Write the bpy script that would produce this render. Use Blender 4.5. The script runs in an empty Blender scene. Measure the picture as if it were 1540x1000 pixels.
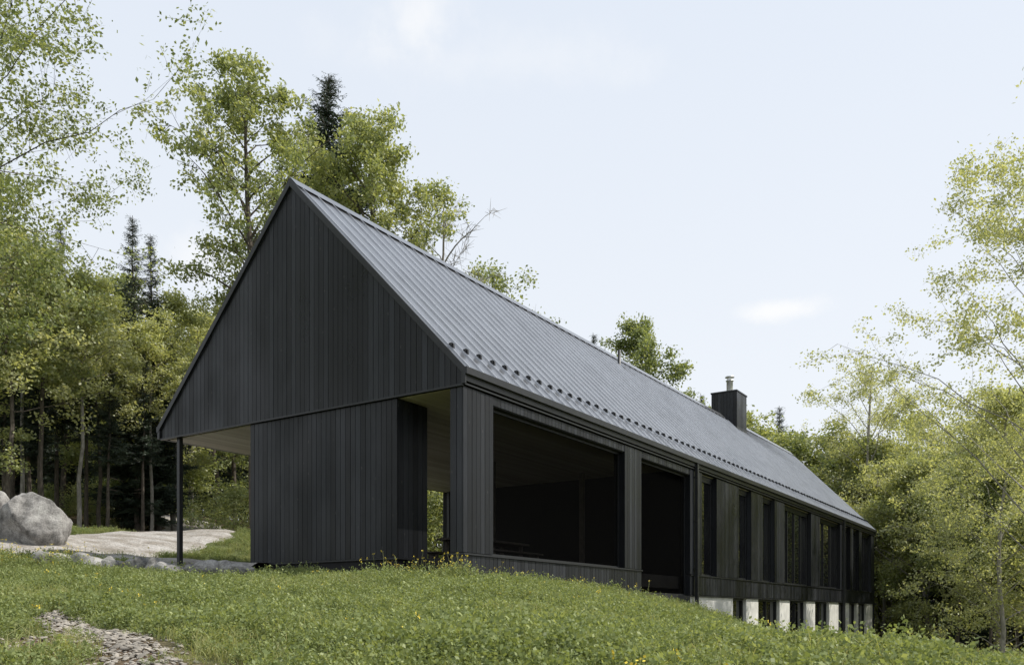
import bpy, bmesh, math, random
import numpy as np
from mathutils import Vector, noise
random.seed(7); rng=np.random.default_rng(7)
F=1295.0; HZ=921.0
scene=bpy.context.scene
# ------------------------------------------------------------ frame of the house
UX,UY=0.5523,0.8336
VX,VY=-0.8336,0.5523
OX,OY=-0.902,16.0
def loc2w(u,v): return OX+UX*u+VX*v, OY+UY*u+VY*v
def w2loc(x,y):
    dx=x-OX; dy=y-OY
    return dx*UX+dy*UY, dx*VX+dy*VY
def U(px):
    s=(px-770)/F
    return (0.902+16*s)/(0.5523-0.8336*s)
def B(px,py,d): return ((px-770)/F*d, d, (HZ-py)/F*d)

# ------------------------------------------------------------ materials
def mat(name):
    m=bpy.data.materials.new(name); m.use_nodes=True
    nt=m.node_tree; 
    for n in list(nt.nodes): nt.nodes.remove(n)
    out=nt.nodes.new('ShaderNodeOutputMaterial')
    return m,nt,out
def N(nt,t,**k):
    n=nt.nodes.new(t)
    for a,b in k.items():
        if a in n.inputs: n.inputs[a].default_value=b
        else: setattr(n,a,b)
    return n
def ramp(nt,fac,stops):
    r=nt.nodes.new('ShaderNodeValToRGB'); e=r.color_ramp.elements
    while len(e)<len(stops): e.new(0.5)
    for i,(p,c) in enumerate(stops):
        e[i].position=p; e[i].color=(*c,1)
    nt.links.new(fac,r.inputs[0]); return r
def coords(nt,scale=(1,1,1),kind='Object'):
    tc=nt.nodes.new('ShaderNodeTexCoord'); mp=nt.nodes.new('ShaderNodeMapping')
    mp.inputs['Scale'].default_value=scale
    nt.links.new(tc.outputs[kind],mp.inputs[0]); return mp.outputs[0]
def simple(name,col,rough=.5,metal=0,nscale=8,namt=.25,bump=.0,spec=.5,stretch=(1,1,1)):
    m,nt,out=mat(name); p=N(nt,'ShaderNodeBsdfPrincipled')
    p.inputs['Roughness'].default_value=rough; p.inputs['Metallic'].default_value=metal
    p.inputs['Specular IOR Level'].default_value=spec
    n=N(nt,'ShaderNodeTexNoise',Scale=nscale,Detail=5.0)
    nt.links.new(coords(nt,stretch),n.inputs['Vector'])
    a=tuple(c*(1-namt) for c in col); b=tuple(c*(1+namt) for c in col)
    r=ramp(nt,n.outputs['Fac'],[(.3,a),(.7,b)])
    nt.links.new(r.outputs[0],p.inputs['Base Color'])
    if bump:
        bn=N(nt,'ShaderNodeBump',Strength=bump,Distance=.02)
        nt.links.new(n.outputs['Fac'],bn.inputs['Height']); nt.links.new(bn.outputs[0],p.inputs['Normal'])
    nt.links.new(p.outputs[0],out.inputs[0]); return m

def siding_mat():
    m,nt,out=mat('black_stained_siding'); p=N(nt,'ShaderNodeBsdfPrincipled')
    at=N(nt,'ShaderNodeAttribute',attribute_name='rnd')
    n=N(nt,'ShaderNodeTexNoise',Scale=5.0,Detail=8.0,Roughness=.65)
    nt.links.new(coords(nt,(9,9,.5)),n.inputs['Vector'])
    n2=N(nt,'ShaderNodeTexNoise',Scale=.9,Detail=4.0)
    nt.links.new(coords(nt,(1,1,.6)),n2.inputs['Vector'])
    vo=N(nt,'ShaderNodeTexVoronoi',Scale=2.4)   # knots
    nt.links.new(coords(nt,(2.2,2.2,1)),vo.inputs['Vector'])
    kn=ramp(nt,vo.outputs['Distance'],[(.0,(1,1,1)),(.10,(0,0,0))])
    mx=N(nt,'ShaderNodeMath',operation='MULTIPLY_ADD'); mx.inputs[1].default_value=.45
    nt.links.new(at.outputs['Fac'],mx.inputs[0])
    m2=N(nt,'ShaderNodeMath',operation='MULTIPLY'); m2.inputs[1].default_value=.6
    nt.links.new(n.outputs['Fac'],m2.inputs[0]); nt.links.new(m2.outputs[0],mx.inputs[2])
    r=ramp(nt,mx.outputs[0],[(.18,(.003,.0034,.0044)),(.5,(.0095,.0106,.0134)),(.88,(.032,.035,.042))])
    mix=N(nt,'ShaderNodeMixRGB',blend_type='ADD'); mix.inputs[2].default_value=(.055,.05,.045,1)
    nt.links.new(kn.outputs[0],mix.inputs[0]); nt.links.new(r.outputs[0],mix.inputs[1])
    nt.links.new(mix.outputs[0],p.inputs['Base Color'])
    rr=N(nt,'ShaderNodeMapRange'); rr.inputs['From Min'].default_value=.3; rr.inputs['From Max'].default_value=.7; rr.inputs['To Min'].default_value=.25; rr.inputs['To Max'].default_value=.55
    nt.links.new(n2.outputs['Fac'],rr.inputs['Value']); nt.links.new(rr.outputs[0],p.inputs['Roughness'])
    p.inputs['Specular IOR Level'].default_value=.34
    bn=N(nt,'ShaderNodeBump',Strength=.35,Distance=.004)
    nt.links.new(n.outputs['Fac'],bn.inputs['Height']); nt.links.new(bn.outputs[0],p.inputs['Normal'])
    nt.links.new(p.outputs[0],out.inputs[0]); return m
M_SID=siding_mat()
M_BLK=simple('black_metal_trim',(.014,.015,.017),.4,0,6,.2)
M_DARK=simple('dark_interior',(.008,.008,.009),.8)
M_POST=simple('interior_post',(.16,.14,.12),.7)
M_ROOF=simple('standing_seam_metal',(.225,.233,.25),.28,.9,.8,.16,0,.5)
M_SEAM=simple('seam_painted_glint',(.75,.76,.78),.30,.9,2,.1)  # same metal as the roof, colour lightened to paint sun glint on the seams
M_CONC=simple('concrete',(.58,.57,.54),.85,0,3,.15,.2)
M_STEEL=simple('stainless_steel',(.75,.75,.75),.4,.6,4,.1)
def soffit_mat():
    m,nt,out=mat('cedar_soffit'); p=N(nt,'ShaderNodeBsdfPrincipled',Roughness=.6)
    n=N(nt,'ShaderNodeTexNoise',Scale=3.0,Detail=6.0); nt.links.new(coords(nt,(.5,9,9)),n.inputs['Vector'])
    at=N(nt,'ShaderNodeAttribute',attribute_name='rnd')
    mx=N(nt,'ShaderNodeMath',operation='MULTIPLY_ADD'); mx.inputs[1].default_value=.5
    nt.links.new(at.outputs['Fac'],mx.inputs[0]); 
    m2=N(nt,'ShaderNodeMath',operation='MULTIPLY'); m2.inputs[1].default_value=.5
    nt.links.new(n.outputs['Fac'],m2.inputs[0]); nt.links.new(m2.outputs[0],mx.inputs[2])
    r=ramp(nt,mx.outputs[0],[(.1,(.42,.36,.30)),(.5,(.60,.53,.46)),(.9,(.72,.66,.59))])
    nt.links.new(r.outputs[0],p.inputs['Base Color']); nt.links.new(p.outputs[0],out.inputs[0]); return m
M_SOF=soffit_mat()
def glass_mat():
    m,nt,out=mat('dark_window_glass'); p=N(nt,'ShaderNodeBsdfPrincipled',Roughness=.02)
    n=N(nt,'ShaderNodeTexNoise',Scale=.6); nt.links.new(coords(nt),n.inputs['Vector'])
    r=ramp(nt,n.outputs['Fac'],[(.3,(.003,.003,.004)),(.7,(.008,.009,.009))])
    nt.links.new(r.outputs[0],p.inputs['Base Color']); p.inputs['Specular IOR Level'].default_value=.9
    nt.links.new(p.outputs[0],out.inputs[0]); return m
M_GLASS=glass_mat()
def screen_mat():
    m,nt,out=mat('insect_screen'); t=N(nt,'ShaderNodeBsdfTransparent'); t.inputs[0].default_value=(1,1,1,1)
    d=N(nt,'ShaderNodeBsdfDiffuse'); d.inputs[0].default_value=(.003,.003,.003,1)
    mx=N(nt,'ShaderNodeMixShader'); mx.inputs[0].default_value=.42
    nt.links.new(t.outputs[0],mx.inputs[1]); nt.links.new(d.outputs[0],mx.inputs[2]); nt.links.new(mx.outputs[0],out.inputs[0]); return m
M_SCR=screen_mat()
def leaf_mat(name,stops,trans=.4,gl=.06):
    m,nt,out=mat(name)
    at=N(nt,'ShaderNodeAttribute',attribute_name='rnd')
    oi=N(nt,'ShaderNodeObjectInfo')
    a=N(nt,'ShaderNodeMath',operation='MULTIPLY_ADD'); a.inputs[1].default_value=.3
    s=N(nt,'ShaderNodeMath',operation='MULTIPLY'); s.inputs[1].default_value=.75
    nt.links.new(at.outputs['Fac'],s.inputs[0]); nt.links.new(oi.outputs['Random'],a.inputs[0]); nt.links.new(s.outputs[0],a.inputs[2])
    r=ramp(nt,a.outputs[0],stops)
    d=N(nt,'ShaderNodeBsdfDiffuse'); t=N(nt,'ShaderNodeBsdfTranslucent'); g=N(nt,'ShaderNodeBsdfGlossy',Roughness=.5)
    g.inputs[0].default_value=(.7,.7,.7,1)
    tc=N(nt,'ShaderNodeMixRGB',blend_type='MULTIPLY'); tc.inputs[0].default_value=1; tc.inputs[2].default_value=(1.6,1.5,.8,1)
    nt.links.new(r.outputs[0],tc.inputs[1])
    nt.links.new(r.outputs[0],d.inputs[0]); nt.links.new(tc.outputs[0],t.inputs[0])
    mx=N(nt,'ShaderNodeMixShader'); mx.inputs[0].default_value=trans
    nt.links.new(d.outputs[0],mx.inputs[1]); nt.links.new(t.outputs[0],mx.inputs[2])
    m3=N(nt,'ShaderNodeMixShader'); m3.inputs[0].default_value=gl
    nt.links.new(mx.outputs[0],m3.inputs[1]); nt.links.new(g.outputs[0],m3.inputs[2])
    nt.links.new(m3.outputs[0],out.inputs[0]); return m
M_LEAF=leaf_mat('maple_leaves',[(.05,(.10,.135,.05)),(.5,(.225,.27,.11)),(.95,(.42,.44,.215))],.42)
M_PALE=leaf_mat('spring_leaves',[(.05,(.19,.225,.09)),(.5,(.36,.39,.18)),(.95,(.55,.555,.32))],.45)
M_NEED=leaf_mat('spruce_needles',[(.05,(.018,.033,.021)),(.5,(.038,.058,.036)),(.95,(.075,.10,.055))],.1)
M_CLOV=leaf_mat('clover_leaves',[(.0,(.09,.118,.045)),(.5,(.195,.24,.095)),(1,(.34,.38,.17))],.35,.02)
M_BLADE=leaf_mat('grass_blades',[(.0,(.18,.21,.08)),(.5,(.30,.32,.13)),(1,(.44,.42,.22))],.35,.02)
M_FLOW=simple('yellow_petals',(.75,.58,.06),.6)
M_BARK=simple('bark',(.10,.085,.07),.9,0,14,.4,.6,.2,(1,1,.3))
M_BARKP=simple('pale_bark',(.28,.26,.23),.9,0,10,.35,.5,.2,(1,1,.4))

# ------------------------------------------------------------ mesh helpers
def mk(name,V,Fc,mats,mi=None,rnd=None,parent=None,smooth=False,link=True,recalc=False):
    me=bpy.data.meshes.new(name)
    me.from_pydata([tuple(v) for v in V] if not isinstance(V,np.ndarray) else V.tolist(),[],Fc if not isinstance(Fc,np.ndarray) else Fc.tolist())
    for m in mats: me.materials.append(m)
    if mi is not None: me.polygons.foreach_set('material_index',np.asarray(mi,dtype=np.int32))
    if rnd is not None:
        a=me.attributes.new('rnd','FLOAT','POINT'); a.data.foreach_set('value',np.asarray(rnd,dtype=np.float32))
    if smooth: me.polygons.foreach_set('use_smooth',np.ones(len(me.polygons),dtype=bool))
    if recalc:
        bm=bmesh.new(); bm.from_mesh(me); bmesh.ops.recalc_face_normals(bm,faces=bm.faces); bm.to_mesh(me); bm.free()
    me.update()
    ob=bpy.data.objects.new(name,me)
    if link: scene.collection.objects.link(ob)
    if parent: ob.parent=parent
    return ob
class MB:
    def __init__(s): s.V=[];s.F=[];s.R=[]
    def prism(s,poly,axis,c0,c1,r=None):
        r=random.random() if r is None else r
        n=len(poly); b=len(s.V)
        for c in (c0,c1):
            for a,z in poly:
                s.V.append((c,a,z) if axis=='u' else (a,c,z)); s.R.append(r)
        s.F.append(list(range(b,b+n))); s.F.append(list(range(b+2*n-1,b+n-1,-1)))
        for i in range(n):
            j=(i+1)%n; s.F.append([b+i,b+j,b+n+j,b+n+i])
    def box(s,u0,u1,v0,v1,z0,z1,r=None): s.prism([(v0,z0),(v1,z0),(v1,z1),(v0,z1)],'u',u0,u1,r)
    def out(s,name,m,parent,bevel=0):
        ob=mk(name,s.V,s.F,[m],rnd=s.R,parent=parent,recalc=True)
        if bevel:
            md=ob.modifiers.new('b','BEVEL'); md.width=bevel; md.segments=1; md.limit_method='ANGLE'
        return ob
    def siding(s,axis,a0,a1,z0,ztop,c,out,w=.14,gap=.010,th=.022):
        """vertical boards; ztop function of a"""
        n=max(1,round((a1-a0)/w)); w=(a1-a0)/n
        for i in range(n):
            p=a0+i*w+gap/2; q=a0+(i+1)*w-gap/2
            t=th+random.uniform(0,.004)
            poly=[(p,z0),(q,z0),(q,ztop(q))]
            if p<4.6<q and abs(ztop(4.6)-ztop(a0))>.5: poly.append((4.6,ztop(4.6)))
            poly.append((p,ztop(p)))
            s.prism(poly,axis,c,c+out*t)

# ------------------------------------------------------------ terrain
ctl=[]
def cp(px,py,d,dz=0):
    x,y,z=B(px,py,d); ctl.append((x,y,z+dz))
for px in (-300,0,400,770,1150): cp(px,1000,5.5)
cp(1540,1024,5.5)
for px,py in ((-300,905),(0,915),(400,922),(770,926),(1150,976),(1540,1024)): cp(px,py,9,-.08)
for a in ((-300,835,17),(0,842,16.5),(200,855,16),(376,864,15.5),(500,861,14),(640,865,13.5),(760,869,13.5),(860,881,14),(960,900,15),(1050,926,17),(1150,962,19),(1300,1010,22),(1400,1018,22),(1540,1022,22),(1800,1030,22)): cp(*a,-.2)
def cl(u,v,z):
    x,y=loc2w(u,v); ctl.append((x,y,z))
cl(.5,-1.2,.40); cl(4,-1.2,.30); cl(9,-1.2,.0); cl(14,-1.5,-.8); cl(22,-2,-2.4); cl(30,-2,-3.3); cl(38,-2,-3.8); cl(45,4,-3.5)
cl(-.8,2,.60); cl(-.8,5,.76); cl(-.5,8.6,1.1); cl(5,9.5,1.15); cl(10,11,1.5); cl(20,12,1.7); cl(38,13,.4)
for a in ((60,838,20),(200,829,24),(300,814,32),(315,806,40),(50,806,23),(340,798,31),(180,775,46),(0,785,36),(-300,790,30)): cp(*a)
ctl+= [(0,0,-1.55),(0,-10,-3.2),(-12,0,-1.1),(14,0,-2.2),(-25,60,7),(0,60,3.5),(25,75,-1),(30,35,-4.0),(45,50,-4),(30,10,-2.9),
 (-60,60,11),(-60,0,4),(60,0,-5),(-300,0,14),(-300,300,22),(0,350,8),(300,300,0),(300,0,-10),(0,-300,-18),(-300,-300,0),(300,-300,-25)]
ctl=np.array(ctl)
def tk(r2): return 0.5*r2*np.log(r2+1e-9)
_P=ctl[:,:2]/50; n=len(_P)
_K=tk(((_P[:,None]-_P[None])**2).sum(-1))+np.eye(n)*1e-4
_A=np.zeros((n+3,n+3)); _A[:n,:n]=_K; _A[:n,n]=1; _A[:n,n+1:]=_P; _A[n,:n]=1; _A[n+1:,:n]=_P.T
_w=np.linalg.solve(_A,np.concatenate([ctl[:,2],np.zeros(3)]))
def gz(x,y):
    x=np.atleast_1d(np.asarray(x,float)); y=np.atleast_1d(np.asarray(y,float))
    q=np.stack([x,y],-1)/50
    k=tk(((q[:,None]-_P[None])**2).sum(-1))
    z=k@_w[:n]+_w[n]+q@_w[n+1:]
    z=z+.025*np.sin(x*1.7+1)*np.sin(y*1.3)+.015*np.sin(x*3.9+y*2.1)
    u,v=w2loc(x,y)
    ins=(u>-.3)&(u<38.2)&(v>.1)&(v<9.4)
    z=np.where(ins,np.minimum(z,np.where(u<11.4,1.05,.35)),z)
    return z
def g1(x,y): return float(gz(x,y)[0])
def axis(lo,hi,step,far):
    a=np.arange(lo,hi,step); out=[]; s=step; p=hi
    while p<far: out.append(p); s*=1.3; p+=s
    out.append(far); o2=[]; s=step; p=lo-step
    while p>-far: o2.append(p); s*=1.3; p-=s
    o2.append(-far)
    return np.array(o2[::-1]+list(a)+out)
ax=axis(-24,34,.4,900); ay=axis(-4,56,.4,900)
X,Y=np.meshgrid(ax,ay); nx,ny=len(ax),len(ay)
Z=gz(X.ravel(),Y.ravel())
Vt=np.stack([X.ravel(),Y.ravel(),Z],-1)
I=np.arange(nx*ny).reshape(ny,nx)
Ft=np.stack([I[:-1,:-1].ravel(),I[:-1,1:].ravel(),I[1:,1:].ravel(),I[1:,:-1].ravel()],-1)
def ground_mat():
    m,nt,out=mat('ground_soil_and_grass'); p=N(nt,'ShaderNodeBsdfPrincipled',Roughness=.95)
    p.inputs['Specular IOR Level'].default_value=.1
    n=N(nt,'ShaderNodeTexNoise',Scale=.7,Detail=8.0); nt.links.new(coords(nt),n.inputs['Vector'])
    n2=N(nt,'ShaderNodeTexNoise',Scale=22.0,Detail=6.0); nt.links.new(coords(nt),n2.inputs['Vector'])
    r=ramp(nt,n.outputs['Fac'],[(.35,(.08,.10,.04)),(.6,(.12,.14,.06)),(.75,(.13,.12,.07))])
    r2=ramp(nt,n2.outputs['Fac'],[(.3,(.45,.45,.45)),(.7,(1.35,1.3,1.2))])
    mx=N(nt,'ShaderNodeMixRGB',blend_type='MULTIPLY'); mx.inputs[0].default_value=1
    nt.links.new(r.outputs[0],mx.inputs[1]); nt.links.new(r2.outputs[0],mx.inputs[2])
    at=N(nt,'ShaderNodeAttribute',attribute_name='rnd')
    m2=N(nt,'ShaderNodeMixRGB')
    m4=N(nt,'ShaderNodeMixRGB',blend_type='MULTIPLY'); m4.inputs[0].default_value=1; m4.inputs[1].default_value=(.125,.09,.066,1)
    nt.links.new(r2.outputs[0],m4.inputs[2]); nt.links.new(m4.outputs[0],m2.inputs[2])
    nt.links.new(at.outputs['Fac'],m2.inputs[0]); nt.links.new(mx.outputs[0],m2.inputs[1])
    nt.links.new(m2.outputs[0],p.inputs['Base Color'])
    bn=N(nt,'ShaderNodeBump',Strength=.8,Distance=.05); nt.links.new(n2.outputs['Fac'],bn.inputs['Height']); nt.links.new(bn.outputs[0],p.inputs['Normal'])
    nt.links.new(p.outputs[0],out.inputs[0]); return m
path=np.array([(-5.0,9.4),(-4.3,8.2),(-3.35,7.1),(-2.7,6.1),(-2.25,5.3),(-1.7,4.0),(-1.2,2.5)])
def pathd(x,y):
    x=np.asarray(x);y=np.asarray(y); d=np.full(x.shape,1e9)
    for a,b in zip(path[:-1],path[1:]):
        ab=b-a; t=np.clip(((x-a[0])*ab[0]+(y-a[1])*ab[1])/(ab@ab),0,1)
        d=np.minimum(d,np.hypot(x-a[0]-t*ab[0],y-a[1]-t*ab[1]))
    return d
def soil(x,y):
    w=.2*np.sin(x*5+y*3)+.15*np.sin(x*11-y*7)
    wd=np.clip(.38-.04*(y-5),.18,.45)
    return np.maximum(np.clip(1.6-pathd(x,y)/wd+w,0,1), np.clip(2.0-np.hypot((x+3.85)/.5,(y-6.0)/.85)*1.3+w*2,0,1))
uu,vv=w2loc(X.ravel(),Y.ravel())
under=((uu>-.35)&(uu<12)&(vv>-.15)&(vv<9.4)).astype(float)
ff=((np.hypot(X.ravel()+28,Y.ravel()-48)<24)&(Y.ravel()>30)).astype(float)*.85
ground=mk('ground',Vt,Ft,[ground_mat()],rnd=np.maximum(np.maximum(soil(X.ravel(),Y.ravel()),under),ff),smooth=True)

# ------------------------------------------------------------ gravel road
def gravel_mat():
    m,nt,out=mat('gravel'); p=N(nt,'ShaderNodeBsdfPrincipled',Roughness=.95)
    v=N(nt,'ShaderNodeTexVoronoi',Scale=28.0); nt.links.new(coords(nt),v.inputs['Vector'])
    n=N(nt,'ShaderNodeTexNoise',Scale=1.5,Detail=5.0); nt.links.new(coords(nt),n.inputs['Vector'])
    r=ramp(nt,v.outputs['Color'],[(.1,(.22,.21,.20)),(.9,(.48,.455,.43))])
    r2=ramp(nt,n.outputs['Fac'],[(.35,(.6,.56,.50)),(.65,(1.1,1.1,1.1))])
    mx=N(nt,'ShaderNodeMixRGB',blend_type='MULTIPLY'); mx.inputs[0].default_value=1
    nt.links.new(r.outputs[0],mx.inputs[1]); nt.links.new(r2.outputs[0],mx.inputs[2]); nt.links.new(mx.outputs[0],p.inputs['Base Color'])
    bn=N(nt,'ShaderNodeBump',Strength=.7,Distance=.02); nt.links.new(v.outputs['Distance'],bn.inputs['Height']); nt.links.new(bn.outputs[0],p.inputs['Normal'])
    nt.links.new(p.outputs[0],out.inputs[0]); return m
M_GRAV=gravel_mat()
road_c=np.array([(-19,14.5),(-15.5,17.5),(-12.6,20.5),(-11.3,24),(-11.1,28),(-11.8,33),(-14,40),(-19,49),(-27,58)])
def dense(c,k):
    t=np.linspace(0,len(c)-1,k); 
    from_i=np.arange(len(c)); 
    xs=np.interp(t,from_i,c[:,0]); ys=np.interp(t,from_i,c[:,1])
    ker=np.ones(9)/9; xp=np.pad(xs,4,mode='edge'); yp=np.pad(ys,4,mode='edge')
    return np.stack([np.convolve(xp,ker,'valid'),np.convolve(yp,ker,'valid')],-1)
rc=dense(road_c,110); V=[];Fc=[]
tn=np.gradient(rc,axis=0); tn/=np.linalg.norm(tn,axis=1)[:,None]
K=11
for i,(p,t) in enumerate(zip(rc,tn)):
    w=1.75+.15*math.sin(i*.7)+.1*math.sin(i*1.9)
    for k in range(K):
        o=(k/(K-1)*2-1)*w; x=p[0]-t[1]*o; y=p[1]+t[0]*o
        V.append((x,y,g1(x,y)+.05-(.06 if k in(0,K-1) else 0)))
for i in range(len(rc)-1):
    for k in range(K-1):
        a=i*K+k; Fc.append([a,a+1,a+K+1,a+K])
b=len(V); nu,nv=34,22
for i in range(nu):
    for j in range(nv):
        u=-1.2+i*.45; v=5.2+j*.27+ .15*math.sin(i*.9)
        x,y=loc2w(u,v); V.append((x,y,max(g1(x,y)+.065,1.09 if u>-.3 and v<9.4 else -9)))
for i in range(nu-1):
    for j in range(nv-1):
        a=b+i*nv+j; Fc.append([a,a+nv,a+nv+1,a+1])
mk('gravel_road',V,Fc,[M_GRAV],smooth=True)

# ------------------------------------------------------------ HOUSE
H=bpy.data.objects.new('black_house',None); scene.collection.objects.link(H)
H.location=(OX,OY,0); H.rotation_euler=(0,0,math.atan2(UY,UX))
LEN=37.9; W=9.2; ZE=4.6; ZR=9.29; SL=(ZR-ZE)/4.6
def roofz(v): return ZE+SL*(4.6-abs(v-4.6))
ZS=4.24
r=MB(); rs_=MB()
th=.10
r.prism([(-.06,roofz(-.06)),(4.6,ZR),(4.6,ZR-th*1.4),(-.06,roofz(-.06)-th*1.4)],'u',-.03,LEN+.03,.5)
r.prism([(W+.06,roofz(W+.06)),(4.6,ZR),(4.6,ZR-th*1.4),(W+.06,roofz(W+.06)-th*1.4)],'u',-.03,LEN+.03,.5)
nseam=int(LEN/.45)
for i in range(nseam+1):
    u=.12+i*.45
    h=.034
    rs_.prism([(-.05,roofz(-.05)+.001),(4.57,ZR-.03),(4.57,ZR-.03+h*1.4),(-.05,roofz(-.05)+h*1.4)],'u',u-.008,u+.008,.5)
    rs_.prism([(W+.05,roofz(W+.05)+.001),(4.63,ZR-.03),(4.63,ZR-.03+h*1.4),(W+.05,roofz(W+.05)+h*1.4)],'u',u-.008,u+.008,.5)
r.prism([(4.40,roofz(4.4)+.05),(4.6,ZR+.065),(4.80,roofz(4.8)+.05),(4.6,ZR+.045)],'u',-.05,LEN+.05,.5)
r.out('roof',M_ROOF,H); rs_.out('roof_seams',M_SEAM,H)
g=MB()
for i in range(nseam+1):
    u=.12+i*.45; v=.36+random.uniform(-.01,.01); z=roofz(v)
    g.prism([(v-.03,z+.03),(v+.07,z+.12),(v+.07,z+.14),(v+.0,z+.145),(v-.04,z+.12),(v-.05,z+.03)],'u',u-.02,u+.02,.3)
    g.box(u-.05,u+.05,v-.015,v+.005,z+.07,z+.13,.3)
g.out('snow_guards',M_BLK,H)
s=MB()
s.siding('u',0.0,W,ZS+.02,lambda v:roofz(v)-.12,0,-1)
s.siding('u',0.0,W,-1.5,lambda v:roofz(v)-.12,LEN-.03,1)
s.out('gable_siding',M_SID,H)
t=MB()
t.prism([(.02,ZS),(W-.02,ZS),(W-.02,ZE-.15),(4.6,ZR-.16),(.02,ZE-.15)],'u',0.002,.12)
t.prism([(.02,-2.5),(W-.02,-2.5),(W-.02,ZE-.15),(4.6,ZR-.16),(.02,ZE-.15)],'u',LEN-.15,LEN-.035)
t.out('gable_backing',M_DARK,H)
t=MB()
for sgn in (0,1):
    f=(lambda v:v) if not sgn else (lambda v:W-v)
    t.prism([(f(-.09),roofz(-.09)+.03),(f(4.6),ZR+.03),(f(4.6),ZR-.14),(f(-.02),roofz(-.02)-.14),(f(-.09),roofz(-.09)-.14)],'u',-.075,-.032)
t.prism([(-.005,ZS-.03),(W+.005,ZS-.03),(W+.005,ZS+.012),(-.005,ZS+.012)],'u',-.05,.0)
t.box(-.07,-.028,-.09,.0,ZS,ZE-.16)
t.box(-.07,-.028,W,W+.09,ZS,ZE-.16)
for v0,v1 in ((-.13,-.062),(W+.062,W+.13)):
    t.box(-.07,LEN+.05,v0,v1,ZE-.19,ZE-.055)
t.box(-.02,LEN,-.061,.02,ZE-.30,ZE-.2)
t.box(-.02,LEN,W-.02,W+.061,ZS,ZE-.2)
t.box(-.0,LEN,-.035,-.0,ZS-.005,ZS+.03)
t.out('rake_and_eave_trim',M_BLK,H,.004)
s=MB()
nb=66
for i in range(nb):
    a=.14+i*(W-.28)/nb; s.box(.13,LEN-.2,a+.003,a+(W-.28)/nb-.003,ZS-.02,ZS,random.random())
s.out('cedar_soffit',M_SOF,H)
s=MB(); s.box(.13,LEN-.2,.1,W-.1,ZS+.002,ZS+.05); s.out('ceiling_slab',M_DARK,H)
flat=lambda z:(lambda a:z)
s=MB(); d=MB()
d.box(.04,.93,1.655,5.93,.75,ZS-.025)
s.siding('u',1.63,5.96,1.09,flat(ZS-.035),.035,-1)
s.siding('v',.04,.95,1.09,flat(ZS-.035),1.655,-1)
s.siding('v',.04,.95,1.09,flat(ZS-.035),5.93,1)
s.siding('u',1.66,5.93,1.09,flat(ZS-.035),.93,1)
UP2a,UP2b=U(940),U(965); UB=11.1
def pillar(u0,u1,z0):
    d.box(u0+.025,u1-.025,.03,.29,z0-.4,ZS-.025)
    s.siding('u',.03,.29,z0,flat(ZS-.03),u0+.025,-1)
    s.siding('u',.03,.29,z0,flat(ZS-.03),u1-.025,1)
    s.siding('v',u0,u1,z0,flat(ZS-.03),.03,-1)
    s.siding('v',u0,u1,z0,flat(ZS-.03),.29,1)
pillar(.0,.98,1.13); pillar(UP2a,UP2b,1.13)
d.box(.98,UB,.04,.25,4.03,ZS-.025); s.siding('v',.98,UB,4.05,flat(ZS-.03),.04,-1,.14)
s.siding('v',.0,LEN,ZS+.035,flat(ZE-.3),.03,-1)
d.box(.0,LEN,.032,.10,ZS+.03,ZE-.16)
d.box(.02,UP2b-.02,.03,.3,-.3,1.08); s.siding('v',0,UP2b,.0,flat(1.075),.03,-1)
s.siding('u',.03,.3,.2,flat(1.075),.02,-1)
d.box(.3,UB,.3,5.8,.7,1.06)
d.box(UP2b,UB,.0,.3,-.8,.5)
d.box(.05,.9,1.7,5.9,.3,.75)
d.box(UB,UB+.1,.33,8.75,.2,ZS-.03)
po=MB(); po.box(10.0-.07,10.0+.07,2.95,3.07,1.06,ZS-.03,1); 
po.box(6.9,7.0,4.1,4.2,1.06,ZS-.03,1); po.out('porch_posts',M_POST,H)
f=MB(); f.box(3.6,6.4,2.6,3.5,1.76,1.81)
for a,b_ in ((3.75,2.7),(6.15,2.7),(3.75,3.3),(6.15,3.3)): f.box(a,a+.08,b_,b_+.08,1.065,1.759)
for v0 in (2.05,3.75):
    f.box(3.8,6.2,v0,v0+.32,1.48,1.52)
    for a in (3.95,5.95): f.box(a,a+.07,v0+.03,v0+.29,1.065,1.479)
f.out('porch_table',M_POST,H)
wins=[(1056,1078,1),(1111,1130,1),(1147,1165,1),(1180,1220,4),(1233,1264,3),(1270.5,1279,1),(1283,1292,1),(1296,1310,2)]
pan=[]; prev=UB
for a,b_,k in wins:
    pan.append((prev,U(a))); prev=U(b_)
pan.append((prev,LEN-.02))
for a,b_ in pan:
    d.box(a+.025,b_-.025,.025,.30,1.1,ZS-.025)
    s.siding('v',a,b_,1.14,flat(ZS-.03),.025,-1)
    s.siding('u',.025,.30,1.14,flat(ZS-.03),a+.025,-1,.14)
d.box(UB,LEN-.03,.03,.30,.52,1.09); s.siding('v',UB,LEN-.02,.54,flat(1.08),.03,-1)
s.siding('u',.03,.30,.54,flat(1.08),UB+.02,-1)
d.box(UB,LEN-.2,W-.25,W-.03,-1.5,ZS-.02); s.siding('v',UB,LEN-.1,-1,flat(ZS-.03),W-.03,1)
s.out('wall_siding',M_SID,H); d.out('wall_core',M_DARK,H)
t=MB()
t.box(-.02,UP2b+.01,-.03,.33,1.082,1.115)
t.box(.0,.97,1.60,5.99,1.055,1.085)
t.box(UB-.01,LEN,-.03,.30,1.092,1.125)
t.box(UB-.01,LEN,-.012,.28,.49,.52)
for px in (1044.5,1267): 
    u=U(px); t.box(u-.05,u+.05,-.12,-.03,-.8 if px<1100 else -3.6,ZE-.2)
    for z in (1.3,2.7,4.0): t.box(u-.07,u+.07,-.1,-.002,z,z+.03)
t.box(.05,.15,8.58,8.68,1.0,ZS-.02); t.box(5.5,5.6,8.58,8.68,1.0,ZS-.02); t.box(10.95,11.05,8.8,8.9,1.0,ZS-.02)
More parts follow.
